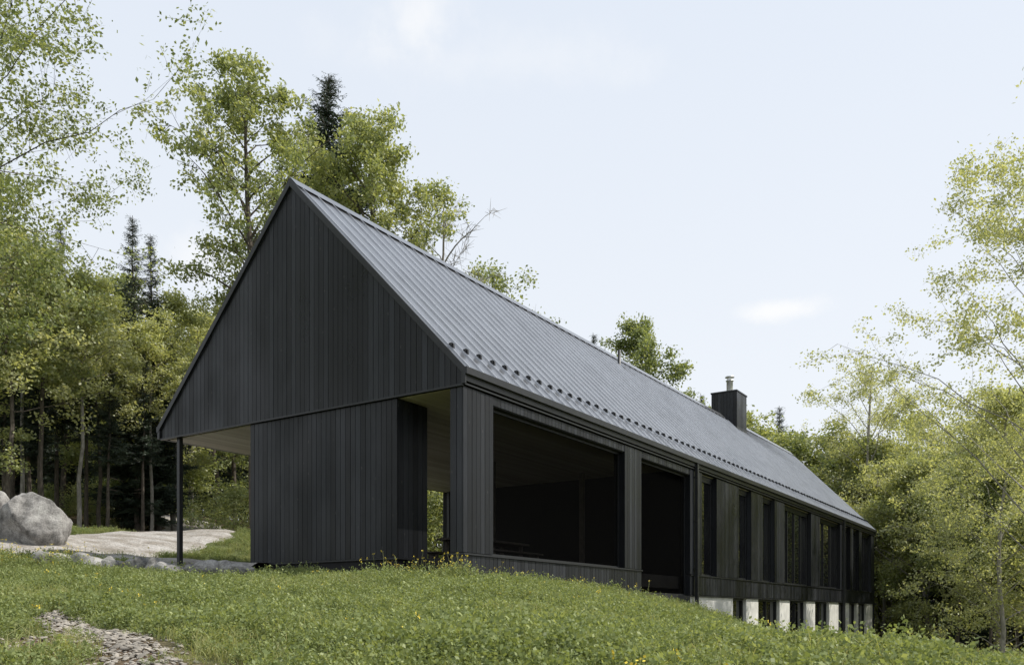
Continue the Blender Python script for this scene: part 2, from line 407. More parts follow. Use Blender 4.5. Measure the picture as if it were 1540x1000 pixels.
for u0,u1,z0 in ((.98,UP2a,1.115),(UP2b,UB,.5)):
    for a in (u0,u1-.05): t.box(a,a+.05,.16,.21,z0,4.03)
    t.box(u0+.05,u1-.05,.16,.21,z0,z0+.05); t.box(u0+.05,u1-.05,.16,.21,3.98,4.03)
gl=MB()
for a,b_,k in wins:
    u0,u1=U(a),U(b_)
    gl.box(u0,u1,.215,.22,1.13,4.1)
    t.box(u0,u1,.15,.26,4.1,ZS-.03); t.box(u0+.001,u1-.001,.17,.21,1.126,1.19); t.box(u0,u1,.17,.21,4.03,4.099)
    for j in range(k+1):
        c=u0+(u1-u0)*j/k; c=min(max(c,u0+.03),u1-.03); t.box(c-.03,c+.03,.168,.212,1.191,4.029)
c=MB()
bw=[(1105,1125,1),(1143,1175,2),(1190,1215,2),(1228,1249,2),(1263,1274,1),(1279,1290,1),(1293,1305,1)]
prev=11.4
for a,b_,k in bw:
    c.box(prev,U(a),.06,.35,-4.6,.487); prev=U(b_)
    u0,u1=U(a),U(b_)
    gl.box(u0,u1,.24,.245,-4.0,.45)
    t.box(u0,u1,.18,.235,.42,.487)
    for j in range(k+1):
        q=u0+(u1-u0)*j/k; q=min(max(q,u0+.035),u1-.035); t.box(q-.035,q+.035,.18,.236,-4.0,.419)
c.box(prev,LEN-.2,.06,.35,-4.6,.487)
c.box(11.42,LEN-.25,.36,.5,-4.7,-4.0)
c.box(UB,11.4,.06,.35,-2,.487)
c.out('concrete_foundation',M_CONC,H,.01)
gl.out('window_glass',M_GLASS,H)
t.out('window_frames_and_posts',M_BLK,H)
sc=MB(); sc.prism([(.98,1.115),(UP2a,1.115),(UP2a,4.03),(.98,4.03)],'v',.183,.184); sc.prism([(UP2b,.5),(UB,.5),(UB,4.03),(UP2b,4.03)],'v',.183,.184)
sc.out('porch_screens',M_SCR,H)
s=MB(); cu0,cu1,cv0,cv1=26.8,28.2,4.0,5.2
s.siding('u',cv0,cv1,8.5,flat(10.42),cu0,-1,.15); s.siding('u',cv0,cv1,8.5,flat(10.42),cu1,1,.15)
s.siding('v',cu0,cu1,8.5,flat(10.42),cv0,-1,.15); s.siding('v',cu0,cu1,8.5,flat(10.42),cv1,1,.15)
s.box(cu0+.001,cu1-.001,cv0+.001,cv1-.001,8.3,10.43); s.out('chimney',M_SID,H)
t=MB(); t.box(cu0-.05,cu1+.05,cv0-.05,cv1+.05,10.431,10.50)
t.box(cu0-.04,cu1+.04,cv0-.04,cv0-.026,8.5,8.78); t.out('chimney_cap',M_BLK,H,.005)
def cyl(name,u,v,z0,z1,rad,m,cap=True):
    bm=bmesh.new()
    prof=[(rad,z0),(rad,z1-.25),(rad*1.25,z1-.24),(rad*1.25,z1-.2),(rad*.9,z1-.19),(rad*.9,z1-.07),(rad*1.5,z1-.06),(rad*1.3,z1-.01),(0.001,z1)] if cap else [(rad*1.7,z0),(rad*1.7,z0+.06),(rad,z0+.12),(rad,z1),(.001,z1)]
    k=20; rings=[[bm.verts.new((u+q*math.cos(2*math.pi*i/k),v+q*math.sin(2*math.pi*i/k),z)) for i in range(k)] for q,z in prof]
    for a,b2 in zip(rings[:-1],rings[1:]):
        for i in range(k): bm.faces.new([a[i],a[(i+1)%k],b2[(i+1)%k],b2[i]])
    me=bpy.data.meshes.new(name); bm.to_mesh(me); bm.free(); me.materials.append(m)
    for p in me.polygons: p.use_smooth=True
    o=bpy.data.objects.new(name,me); scene.collection.objects.link(o); o.parent=H
cyl('chimney_flue',27.45,4.55,10.45,11.35,.15,M_STEEL)
cyl('vent_pipe',14.7,4.1,8.6,9.3,.055,M_BLK,False)

# ------------------------------------------------------------ rocks
def rock_mat():
    m,nt,out=mat('granite'); p=N(nt,'ShaderNodeBsdfPrincipled',Roughness=.9)
    n=N(nt,'ShaderNodeTexNoise',Scale=2.0,Detail=10.0,Roughness=.7); nt.links.new(coords(nt),n.inputs['Vector'])
    n2=N(nt,'ShaderNodeTexNoise',Scale=30.0,Detail=4.0); nt.links.new(coords(nt),n2.inputs['Vector'])
    r=ramp(nt,n.outputs['Fac'],[(.36,(.08,.077,.072)),(.5,(.26,.25,.24)),(.66,(.44,.43,.41))])
    r2=ramp(nt,n2.outputs['Fac'],[(.35,(.7,.7,.7)),(.6,(1.1,1.1,1.1))])
    mx=N(nt,'ShaderNodeMixRGB',blend_type='MULTIPLY'); mx.inputs[0].default_value=1
    nt.links.new(r.outputs[0],mx.inputs[1]); nt.links.new(r2.outputs[0],mx.inputs[2]); nt.links.new(mx.outputs[0],p.inputs['Base Color'])
    bn=N(nt,'ShaderNodeBump',Strength=.9,Distance=.06); nt.links.new(n.outputs['Fac'],bn.inputs['Height']); nt.links.new(bn.outputs[0],p.inputs['Normal'])
    nt.links.new(p.outputs[0],out.inputs[0]); return m
M_ROCK=rock_mat()
M_SLATE=simple('path_stones',(.27,.245,.21),.85,0,6,.5,.3)
def rock_data(seed,sub=4):
    rr=random.Random(seed)
    bm=bmesh.new(); bmesh.ops.create_icosphere(bm,subdivisions=sub,radius=1)
    off=Vector((seed*3.1,seed*1.7,seed*.9))
    pl=[(Vector((rr.gauss(0,1),rr.gauss(0,1),rr.gauss(0,.8))).normalized(),rr.uniform(.62,.88)) for _ in range(10)]
    for v in bm.verts:
        c=v.co.copy()
        for nn,dd in pl:
            e=c.dot(nn)-dd
            if e>0: c-=nn*e*.85
        c*=1+.18*noise.noise(c*1.2+off)+.06*noise.noise(c*3.5+off)+.02*noise.noise(c*9+off)
        v.co=c
    return bm
def rock(name,x,y,sx,sy,sz,rot,seed,sink=.3):
    bm=rock_data(seed,5); me=bpy.data.meshes.new(name); bm.to_mesh(me); bm.free()
    for p in me.polygons: p.use_smooth=True
    me.materials.append(M_ROCK); o=bpy.data.objects.new(name,me); scene.collection.objects.link(o)
    o.scale=(sx,sy,sz); o.rotation_euler=(random.uniform(-.1,.1),random.uniform(-.1,.1),rot); o.location=(x,y,g1(x,y)+sz*(1-sink)-sz*.25)
x,y,_=B(48,800,22.0); rock('boulder',x,y,.92,.8,.92,.4,14)
x,y,_=B(-24,800,23.2); rock('boulder',x,y,.8,.7,.95,1.4,8)
x,y,_=B(-95,800,22.5); rock('boulder',x,y,.7,.6,.6,2.4,5)
V=[];Fc=[]
def addrock(V,Fc,x,y,z,sx,sy,sz,rot,seed,sub=2):
    bm=rock_data(seed,sub); b=len(V); ca,sa=math.cos(rot),math.sin(rot)
    bm.verts.ensure_lookup_table(); bm.verts.index_update()
    for v in bm.verts:
        a,c,e=v.co.x*sx,v.co.y*sy,v.co.z*sz
        V.append((x+a*ca-c*sa,y+a*sa+c*ca,z+e))
    for f in bm.faces: Fc.append([b+q.index for q in f.verts])
    bm.free()
for i in range(17):
    px=70+i*18+random.uniform(-5,5); d_=17.3-i*.05+random.uniform(-.15,.15)
    x,y,_=B(px,850,d_); sx=random.uniform(.2,.36)
    addrock(V,Fc,x,y,g1(x,y)+random.uniform(.12,.2),sx,sx*.8,random.uniform(.14,.23),random.uniform(-.4,.4),i+20,3)
mk('edging_stones',V,Fc,[M_ROCK],smooth=True)
proto=[]
for k in range(8):
    bm=rock_data(k+60,2); proto.append((np.array([v.co[:] for v in bm.verts]),np.array([[q.index for q in f.verts] for f in bm.faces]))); bm.free()
VV=[];FF=[];b=0
for i in range(2800):
    seg=random.uniform(0,len(path)-1.001); k=int(seg); p=path[k]+(path[k+1]-path[k])*(seg-k)
    wd=max(.08,.21-.022*(p[1]-5))
    x=p[0]+random.gauss(0,wd); y=p[1]+random.gauss(0,.2)
    if i>2450: x=-3.85+random.gauss(0,.35); y=6.0+random.gauss(0,.6)
    s_=random.choice((.007,.01,.012,.015,.018,.022,.028,.036)); pv,pf=proto[random.randrange(8)]; a=random.uniform(0,6.28)
    q=pv*np.array([s_,s_*.7,s_*.35]); ti=random.uniform(-.4,.4); q[:,2]+=q[:,0]*ti
    q=np.stack([q[:,0]*math.cos(a)-q[:,1]*math.sin(a)+x,q[:,0]*math.sin(a)+q[:,1]*math.cos(a)+y,q[:,2]+g1(x,y)+s_*.1+.006],-1)
    VV.append(q); FF.append(pf+b); b+=len(q)
mk('stone_path',np.concatenate(VV),np.concatenate(FF),[M_SLATE])

# ------------------------------------------------------------ trees
def tube(V,Fc,R,pts,rad,k):
    b=len(V)
    for i,p in enumerate(pts):
        d=(pts[min(i+1,len(pts)-1)]-pts[max(i-1,0)]); d=d/(np.linalg.norm(d)+1e-9)
        a=np.cross(d,[.3,.9,.1]); a/=np.linalg.norm(a)+1e-9; c=np.cross(d,a)
        for j in range(k):
            t=2*math.pi*j/k; V.append(p+(a*math.cos(t)+c*math.sin(t))*rad[i]); R.append(.5)
    for i in range(len(pts)-1):
        for j in range(k):
            Fc.append([b+i*k+j,b+i*k+(j+1)%k,b+(i+1)*k+(j+1)%k,b+(i+1)*k+j])
def leaves(C,size,up,r,asp=.55,T=None):
    n=len(C)
    nr=rng.normal(size=(n,3)); nr[:,2]+=up; nr/=np.linalg.norm(nr,axis=1)[:,None]
    t=np.cross(nr,rng.normal(size=(n,3))) if T is None else T
    t/=np.linalg.norm(t,axis=1)[:,None]+1e-9
    if T is not None: 
        nr=nr-(nr*t).sum(1)[:,None]*t; nr/=np.linalg.norm(nr,axis=1)[:,None]+1e-9
    b=np.cross(nr,t); s=size[:,None]
    V=np.stack([C+t*s,C+b*s*asp+t*s*.1,C-t*s*.9,C-b*s*asp+t*s*.1],1).reshape(-1,3)
    Fc=np.arange(4*n).reshape(n,4); return V,Fc,np.repeat(r,4)
def finish(name,V,Fc,R,C,size,up,lr,mats,asp=.55,T=None,link=True):
    V=np.array(V);nb=len(Fc)
    Vl,Fl,Rl=leaves(C,size,up,lr,asp,T)
    allF=[list(f) for f in Fc]+(Fl+len(V)).tolist()
    o=mk(name,np.concatenate([V,Vl]),allF,mats,mi=np.concatenate([np.zeros(nb),np.ones(len(Fl))]),rnd=np.concatenate([R,Rl]),link=link)
    return o
def decid(name,Ht,cb,R,nl=28,nsub=6,ntw=4,nleaf=24,ls=.085,sig=.19,leafm=None,bark=None,rise=.6,lean=0,seed=1,dens=1.,tr=.012,prof=.75,link=False,drop=0.,lr=.32,twr=.1,tip=True):
    rs=np.random.RandomState(seed); V=[];Fc=[];R_=[]
    k=9; tp=np.zeros((k,3)); tp[:,2]=np.linspace(-.4,Ht*.95,k); tp[1:,0]=np.cumsum(rs.normal(0,Ht*.007,k-1))+np.linspace(0,lean,k-1); tp[1:,1]=np.cumsum(rs.normal(0,Ht*.007,k-1))
    tube(V,Fc,R_,tp,np.linspace(Ht*tr,Ht*.0018,k),8)
    CC=[];CR=[]
    for i in range(nl):
        rel=(i+rs.uniform(0,.8))/nl; h=Ht*(cb+(.93-cb)*rel); 
        st=np.array([np.interp(h,tp[:,2],tp[:,a]) for a in range(3)])
        az=i*2.4+rs.uniform(-.5,.5); pr=math.sin(math.pi*min(1,(.18+.82*rel)**prof))**.7
        L=R*max(pr,.22)*rs.uniform(.55,1.25)
        out=np.array([math.cos(az),math.sin(az),0]); up=rise*rs.uniform(.6,1.3)*(1+rel*.8)
        m=7; ts=np.linspace(0,1,m); wv=np.cumsum(rs.normal(0,.022*L,(m,3)),axis=0)
        lp=st+ts[:,None]*out*L+np.stack([wv[:,0],wv[:,1],wv[:,2]+(ts*up-ts**2*(up*.25+drop))*L],-1)
        lp[0]=st
        r0=Ht*tr*lr*(1-rel*.7)*min(1,L/2.); tube(V,Fc,R_,lp,np.linspace(r0,r0*.15,m),5)
        for j in range(nsub):
            t=rs.uniform(.25,1) if j else 1.; sp=np.array([np.interp(t,ts,lp[:,a]) for a in range(3)])
            dd=out*.7+rs.normal(0,.75,3)+np.array([0,0,.25-drop]); dd/=np.linalg.norm(dd); l2=L*.42*rs.uniform(.5,1.1)
            ep=sp+dd*l2; tube(V,Fc,R_,np.array([sp,(sp+ep)/2+rs.normal(0,.04*l2,3),ep]),[r0*.28,r0*.16,r0*.06],3)
            for q in range(ntw):
                t2=rs.uniform(.25,1.); s3=sp+(ep-sp)*t2; d3=dd*.5+rs.normal(0,.7,3); d3/=np.linalg.norm(d3); e3=s3+d3*rs.uniform(.25,.6)*min(1,R/2.5+.3)
                tube(V,Fc,R_,np.array([s3,e3]),[r0*twr,.003],3)
                if rs.uniform()>dens and not (tip and j==0): continue
                nn=int(nleaf*rs.uniform(.5,1.4)); c=s3+(e3-s3)*rs.uniform(.1,1.15,(nn,1))+rs.normal(0,sig,(nn,3))*np.array([1,1,.6])
                CC.append(c); CR.append(np.full(nn,rs.uniform(0,.5))+rs.uniform(0,.5,nn))
    C=np.concatenate(CC) if CC else np.zeros((0,3)); 
    return finish(name,V,Fc,R_,C,ls*np.random.RandomState(seed).uniform(.6,1.3,len(C)),.5,np.concatenate(CR) if CR else np.zeros(0),[bark or M_BARK,leafm or M_LEAF],link=link)
def conif(name,Ht,Rb,cb=.06,seed=1,step=.36,pw=.85,link=False):
    rs=np.random.RandomState(seed); V=[];Fc=[];R_=[]
    tp=np.zeros((8,3)); tp[:,2]=np.linspace(-.4,Ht,8); tp[1:-1,:2]=rs.normal(0,.04,(6,2))
    tube(V,Fc,R_,tp,np.linspace(Ht*.011,.012,8),7)
    for q in range(int(cb*40)):
        h=Ht*rs.uniform(.08,max(cb,.09)); a=rs.uniform(0,6.28); L=rs.uniform(.3,1.1)
        tube(V,Fc,R_,np.array([[0,0,h],[L*math.cos(a),L*math.sin(a),h-.12*L]]),[.015,.004],3)
    C=[];T=[];S=[];RR=[]
    h=Ht*cb
    while h<Ht-.15:
        rel=(h-Ht*cb)/(Ht*(1-cb)); L0=Rb*(1-rel)**pw+.12
        for j in range(rs.randint(5,8)):
            az=rs.uniform(0,6.28); L=L0*rs.uniform(.55,1.15); o=np.array([math.cos(az),math.sin(az),0]); sd=np.array([-o[1],o[0],0])
            m=max(4,int(L/.13)); ts=np.linspace(.05,1,m)
            dr=.35*(1-rel)-.25*rel
            P=np.array([0,0,h])+ts[:,None]*o*L; P[:,2]+=(-dr*ts+.22*ts**2)*L+rs.uniform(-.08,.08)
            tube(V,Fc,R_,P[[0,m//2,-1]],[.02+.008*L,.012,.004],3)
            for q in (-1,1,0):
                w=.32*L*(1-ts*.75)+.08
                d=(o*.75+sd*q*.8)[None]*np.ones((m,1)); d[:,2]-=.18
                if q==0: d=(o*.5)[None]*np.ones((m,1)); d[:,2]-=.5; w=w*.6
                d=d+rs.normal(0,.15,(m,3)); d/=np.linalg.norm(d,axis=1)[:,None]
                C.append(P+d*w[:,None]*.5); T.append(d); S.append(w*.62); RR.append(np.clip(rs.uniform(0,.5)+.4*ts*rs.uniform(0,1,m),0,1))
        h+=step*rs.uniform(.7,1.2)*(1-.4*rel)
    C=np.concatenate(C);T=np.concatenate(T);S=np.concatenate(S);RR=np.concatenate(RR)
    C3=np.concatenate([C+rs.normal(0,.05,C.shape) for _ in range(3)]); T3=np.concatenate([T+rs.normal(0,.28,T.shape) for _ in range(3)]); S3=np.tile(S,3)*rs.uniform(.5,1,len(S)*3)
    return finish(name,V,Fc,R_,C3,S3,.4,np.tile(RR,3),[M_BARK,M_NEED],asp=.16,T=T3,link=link)
protoD=[decid('maple_a',12,.22,2.9,seed=1),decid('maple_b',12,.28,2.5,seed=2,nl=24),decid('maple_c',12,.14,3.2,seed=3,nl=30,prof=.9)]
protoL=[decid('tall_a',14,.44,2.3,seed=4,nl=26,tr=.008,nleaf=24,dens=.9),decid('tall_b',14,.5,2.0,seed=5,nl=24,tr=.008,nleaf=24,dens=.85,bark=M_BARKP,leafm=M_PALE),decid('tall_c',14,.38,2.6,seed=6,nl=28,tr=.008,nleaf=22,dens=.85,leafm=M_PALE)]
protoP=[decid('aspen_a',12,.2,2.7,seed=11,nleaf=24,ls=.075,leafm=M_PALE,bark=M_BARKP,rise=.9,dens=.95),decid('aspen_b',12,.12,3.0,seed=12,nleaf=24,ls=.075,leafm=M_PALE,bark=M_BARKP,rise=.8,dens=.95)]
protoS=[conif('spruce_a',14,2.1,seed=21),conif('spruce_b',14,1.7,seed=22,cb=.12),conif('spruce_c',14,1.9,.3,seed=23),conif('spruce_d',14,1.6,.42,seed=24)]
protoB=[decid('shrub_a',3,.02,1.6,seed=31,nl=16,nsub=5,ntw=3,nleaf=26,ls=.07,sig=.2),decid('shrub_b',3,.02,1.4,seed=32,nl=16,nsub=5,ntw=3,nleaf=22,ls=.07,sig=.2,leafm=M_PALE)]
baseH={id(o):h for L_,h in ((protoD,12),(protoL,14),(protoP,12),(protoS,14),(protoB,3)) for o in L_}
forest=bpy.data.objects.new('forest',None); scene.collection.objects.link(forest)
def put(o,x,y,ht,name=None,parent=None,wid=1.):
    z=g1(x,y)-.1; k=ht/baseH[id(o)]
    n=bpy.data.objects.new(name or o.name,o.data); scene.collection.objects.link(n)
    n.location=(x,y,z); n.scale=(k*wid,k*wid,k); n.rotation_euler=(random.uniform(-.03,.03),random.uniform(-.03,.03),random.uniform(0,6.28))
    if parent: n.parent=parent
    return n
def at(px,d): return (px-770)/F*d, d
def tree(o,px,top,d,name,wid=1.,parent=None):
    x,y=at(px,d); ht=(HZ-top)/F*d-g1(x,y); return put(o,x,y,max(ht,1.5),name,parent,wid)
def hero(px,top,d,name,gen,**k):
    x,y=at(px,d); z=g1(x,y); ht=(HZ-top)/F*d-z
    o=gen(name,ht,link=True,**k); o.location=(x,y,z-.1); return o
hero(385,95,32,'maple_tree',decid,cb=.42,R=2.8,nl=34,nsub=7,ntw=5,nleaf=25,ls=.078,seed=41,rise=.75,sig=.15,dens=.72,prof=.9)
hero(568,165,34,'maple_tree',decid,cb=.45,R=2.6,nl=34,nsub=7,ntw=5,nleaf=32,ls=.078,seed=48,rise=.7,sig=.17,prof=.9,dens=.85)
hero(494,108,40,'spruce_tree',conif,Rb=4.4,seed=43,cb=.25,pw=.72,step=.3)
hero(672,285,36,'bare_tree',decid,cb=.35,R=2.4,nl=28,nsub=8,ntw=6,dens=0.015,seed=44,bark=M_BARKP,rise=.9,tr=.012,twr=.3,lr=.5,prof=1.3,tip=False)
hero(975,462,50,'maple_tree',decid,cb=.35,R=2.7,nl=32,nleaf=32,ls=.095,seed=45,sig=.2)
hero(735,388,42,'maple_tree',decid,cb=.4,R=3.0,nl=26,nleaf=16,ls=.085,seed=46,dens=.6)
tree(protoS[1],898,498,55,'spruce_tree'); tree(protoS[1],1062,590,58,'spruce_tree')
for px,tp,d_ in ((1135,612,60),(1105,640,58),(1200,650,60),(1235,640,62),(1165,640,66),(1060,600,62)):
    tree(random.choice(protoD),px,tp,d_,'maple_tree',1.2,forest)
tree(protoS[0],1170,606,62,'spruce_tree')
# right side (all trees stand clear of, or behind, the far end of the house)
hero(1575,225,27,'aspen_tree',decid,cb=.22,R=5.0,nl=42,nsub=8,ntw=6,nleaf=24,ls=.055,seed=51,leafm=M_PALE,bark=M_BARKP,rise=.9,sig=.17,dens=.75,lr=.22,tr=.009)
hero(1312,528,56,'aspen_tree',decid,cb=.3,R=4.4,nl=34,nsub=7,ntw=6,nleaf=14,ls=.07,seed=52,leafm=M_PALE,bark=M_BARKP,rise=1.0,sig=.18,dens=.65,lr=.25,twr=.15)
hero(1500,560,36,'aspen_tree',decid,cb=.12,R=3.2,nl=36,nsub=8,ntw=6,nleaf=26,ls=.06,seed=53,leafm=M_PALE,bark=M_BARKP,rise=.8,sig=.18,dens=.85,lr=.22,tr=.009)
for px,tp,d_,k in ((1345,640,56,1),(1400,665,50,1),(1440,665,44,0),(1330,690,54,1),(1490,680,40,0),(1560,630,40,1),(1425,690,52,0),(1462,650,50,1),(1620,600,38,1),(1275,645,60,1),(1372,600,62,1),(1530,560,50,0),(1500,610,46,1),(1310,660,58,0),(1385,700,52,0)):
    tree(random.choice(protoP if k else protoD+protoL[:1]),px,tp,d_,'maple_tree',1.05,forest)
for px,tp,d_ in ((1428,650,58),(1490,640,58),(1345,690,60),(1395,640,62),(1325,720,56),(1470,700,48),(1530,680,48),(1378,720,54),(1410,740,50)): tree(protoS[random.randrange(4)],px,tp,d_,'spruce_tree',1.1,forest)
# left
hero(-125,-180,15,'birch_tree',decid,cb=.42,R=3.7,nl=42,nsub=8,ntw=6,nleaf=28,ls=.042,seed=66,rise=.5,sig=.12,drop=.1,dens=.75,lr=.15,tr=.011)
for px,tp,d_,k in ((-60,230,27,'L0'),(8,300,29,'L2'),(62,345,31,'L0'),(118,395,33,'L1'),(150,420,36,'L2'),(207,322,38,'S0'),(238,352,39,'S0'),(178,400,40,'L0'),(262,432,40,'P'),(292,448,44,'P'),(330,470,50,'D'),(45,400,35,'S2'),(88,420,36,'S3'),(130,450,36,'S3'),(20,430,34,'S3'),(185,440,39,'S2'),(290,500,52,'S0'),(240,500,40,'S2'),(355,480,55,'D'),(-10,300,38,'S2'),(100,335,44,'S0'),(160,520,34,'S3'),(215,520,36,'S3'),(60,500,33,'S3'),(5,480,32,'S3'),(-40,400,33,'S2'),(228,470,37,'L1'),(35,360,33,'L1')):
    i_=int(k[1]) if len(k)>1 else random.randrange(2)
    L_={'D':protoD,'P':protoP,'S':protoS,'L':protoL}[k[0]]
    tree(L_[i_],px,tp,d_,{'D':'maple_tree','P':'birch_tree','S':'spruce_tree','L':'maple_tree'}[k[0]],1.1 if k[0]!='S' else .95)
def ok(x,y):
    u,v=w2loc(x,y)
    if -6<u<44 and -9<v<11.5: return False
    if np.min(np.hypot(rc[:,0]-x,rc[:,1]-y))<3.4: return False
    return True
cnt=0
while cnt<60:
    px=random.uniform(-400,420); d_=random.uniform(42,66); x,y=at(px,d_)
    if ok(x,y): tree(random.choice(protoD[:1]+protoS[:2]*3),px,random.uniform(440,560) if px<360 else 560,d_,'spruce',1.2,forest); cnt+=1
for px in range(40,440,17):
    d_=random.uniform(66,80); tree(protoS[random.randrange(2)],px+random.uniform(-6,6),random.uniform(520,600),d_,'spruce',1.7,forest)
cnt=0
while cnt<46:
    px=random.uniform(1235,2200); d_=random.uniform(44,75); x,y=at(px,d_)
    if px<1440 and d_<56: continue
    if ok(x,y): tree(random.choice(protoD+protoP+protoS[:2]),px,random.uniform(670,760) if px<1600 else 600,d_,'maple',1.2,forest); cnt+=1
cnt=0
while cnt<20:
    u=random.uniform(-2,60); v=random.uniform(20,42); x,y=loc2w(u,v)
    if ok(x,y) : 
        put(random.choice(protoD+protoS),x,y,random.uniform(6,8.5),'maple',forest,1.2); cnt+=1
for i in range(28):
    a=random.uniform(math.radians(150),math.radians(400)); q=random.uniform(30,50); x,y=q*math.cos(a),q*math.sin(a)
    if ok(x,y) and (y<0 or x>30): put(random.choice(protoD+protoS),x,y,random.uniform(10,15),'maple',forest,1.2)
cnt=0
while cnt<46:
    px=random.choice((random.uniform(-200,260),random.uniform(1345,1700),random.uniform(1345,1700))); d_=random.uniform(36,48) if px<300 or px>1440 else random.uniform(50,56); x,y=at(px,d_)
    if ok(x,y): put(random.choice(protoB),x,y,random.uniform(.9,2.2) if px<300 else random.uniform(1.2,3),'shrub',forest,1.2); cnt+=1
for px,d_,h in ((350,36,2.2),(655,38,4),(675,36,3),(640,42,5),(300,44,3),(690,44,4.5)):
    x,y=at(px,d_); 
    put(protoB[0],x,y,h,'shrub',forest,1.2)

# ------------------------------------------------------------ meadow
tuft=bpy.data.collections.new('meadow_tufts')
def clover(name,seed,rad=.22,hgt=.15,nL=230,nB=8,ls=.017,flow=0,bl=1.):
    rs=np.random.RandomState(seed)
    ns=max(6,nL//14); C=[]
    for i in range(ns):
        r0=rad*math.sqrt(rs.uniform()); a0=rs.uniform(0,6.28); b0=np.array([r0*math.cos(a0),r0*math.sin(a0),0]); L=hgt*rs.uniform(.5,1.25)
        d=np.array([rs.normal(0,.35),rs.normal(0,.35),1.]); d/=np.linalg.norm(d)
        tt=rs.uniform(.15,1.02,14)**.8
        C.append(b0+tt[:,None]*d*L+rs.normal(0,.016,(14,3)))
    C=np.concatenate(C); hh=np.clip(C[:,2],0.005,None); C[:,2]=hh; nL=len(C)
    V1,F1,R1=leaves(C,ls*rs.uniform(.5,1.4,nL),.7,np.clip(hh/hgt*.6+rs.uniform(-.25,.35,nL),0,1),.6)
    V=[];Fc=[];R=[]; mi=[]
    for i in range(nB):
        r0=rad*math.sqrt(rs.uniform()); a0=rs.uniform(0,6.28); b0=np.array([r0*math.cos(a0),r0*math.sin(a0),-.02]); L=hgt*rs.uniform(.7,1.4)*bl; d=np.array([rs.normal(0,.3),rs.normal(0,.3),1.]); d/=np.linalg.norm(d)
        sd=np.array([-math.sin(a0+1),math.cos(a0+1),0])*.003; bend=np.array([rs.normal(0,.25),rs.normal(0,.25),-.12])*L
        b=len(V); p1=b0+d*L*.6; p2=b0+d*L+bend
        V+= [b0-sd,b0+sd,p1+sd*.8,p1-sd*.8,p2]; Fc+=[[b,b+1,b+2,b+3],[b+3,b+2,b+4]]; R+=[rs.uniform()]*5; mi+=[1,1]
    for i in range(flow):
        r0=rad*math.sqrt(rs.uniform()); a0=rs.uniform(0,6.28); b0=np.array([r0*math.cos(a0),r0*math.sin(a0),-.02]); L=hgt*rs.uniform(1.2,1.9); top=b0+np.array([rs.normal(0,.05),rs.normal(0,.05),L])
        tube(V,Fc,R,np.array([b0,(b0+top)/2+rs.normal(0,.01,3),top]),[.003,.0025,.002],3); mi+=[1]*6
        for q in range(5):
            c=top+rs.normal(0,.012,3); t=rs.normal(0,1,3); t/=np.linalg.norm(t); w=np.cross(t,rs.normal(0,1,3)); w/=np.linalg.norm(w); b=len(V)
            V+=[c+t*.009,c+w*.009,c-t*.009,c-w*.009]; R+=[.5]*4; Fc+=[[b,b+1,b+2,b+3]]; mi+=[2]
    nV=len(V); allF=[list(f) for f in Fc]+(F1+nV).tolist()
    Vn=np.concatenate([np.array(V).reshape(-1,3),V1]); 
    o=mk(name,Vn,allF,[M_CLOV,M_BLADE,M_FLOW],mi=np.concatenate([mi,np.zeros(len(F1))]),rnd=np.concatenate([R,R1]),link=False)
    tuft.objects.link(o)
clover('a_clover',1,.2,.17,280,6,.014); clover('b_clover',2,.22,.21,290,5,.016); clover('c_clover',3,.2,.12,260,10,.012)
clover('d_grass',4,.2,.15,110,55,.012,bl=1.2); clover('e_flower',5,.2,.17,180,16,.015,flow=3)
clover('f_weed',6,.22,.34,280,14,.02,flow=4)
def meadow(name,pts,idx,scl):
    me=bpy.data.meshes.new(name); me.from_pydata(pts.tolist(),[],[])
    nn=len(pts)
    rot=np.zeros((nn,3),np.float32); rot[:,2]=rng.uniform(0,6.28,nn); rot[:,:2]=rng.normal(0,.12,(nn,2))
    a=me.attributes.new('rot','FLOAT_VECTOR','POINT'); a.data.foreach_set('vector',rot.ravel())
    a=me.attributes.new('scl','FLOAT','POINT'); a.data.foreach_set('value',scl.astype(np.float32))
    a=me.attributes.new('idx','INT','POINT'); a.data.foreach_set('value',idx.astype(np.int32))
    o=bpy.data.objects.new(name,me); scene.collection.objects.link(o)
    ng=bpy.data.node_groups.new(name,'GeometryNodeTree')
    ng.interface.new_socket('Geometry',in_out='INPUT',socket_type='NodeSocketGeometry'); ng.interface.new_socket('Geometry',in_out='OUTPUT',socket_type='NodeSocketGeometry')
    gi=ng.nodes.new('NodeGroupInput'); go=ng.nodes.new('NodeGroupOutput'); ip=ng.nodes.new('GeometryNodeInstanceOnPoints'); ci=ng.nodes.new('GeometryNodeCollectionInfo')
    ci.inputs['Collection'].default_value=tuft; ci.inputs['Separate Children'].default_value=True; ci.inputs['Reset Children'].default_value=True
    def na(t,nm):
        q=ng.nodes.new('GeometryNodeInputNamedAttribute'); q.data_type=t; q.inputs['Name'].default_value=nm; return q.outputs[0]
    L=ng.links.new
    L(gi.outputs[0],ip.inputs['Points']); L(ci.outputs[0],ip.inputs['Instance']); ip.inputs['Pick Instance'].default_value=True
    L(na('INT','idx'),ip.inputs['Instance Index']); L(na('FLOAT_VECTOR','rot'),ip.inputs['Rotation']); L(na('FLOAT','scl'),ip.inputs['Scale'])
    L(ip.outputs[0],go.inputs[0])
    md=o.modifiers.new('scatter','NODES'); md.node_group=ng
    return o
def keep(x,y):
    u,v=w2loc(x,y)
    k=~((u>-.35)&(u<39)&(v>-.12)&(v<9.4)) & (soil(x,y)<rng.uniform(.2,1.03,len(x)))
    k&=~((u>-1.3)&(u<14)&(v>5.2)&(v<10.9))
    dr=np.min(np.hypot(rc[None,:,0]-x[:,None],rc[None,:,1]-y[:,None]),axis=1)
    return k&(dr>1.75)
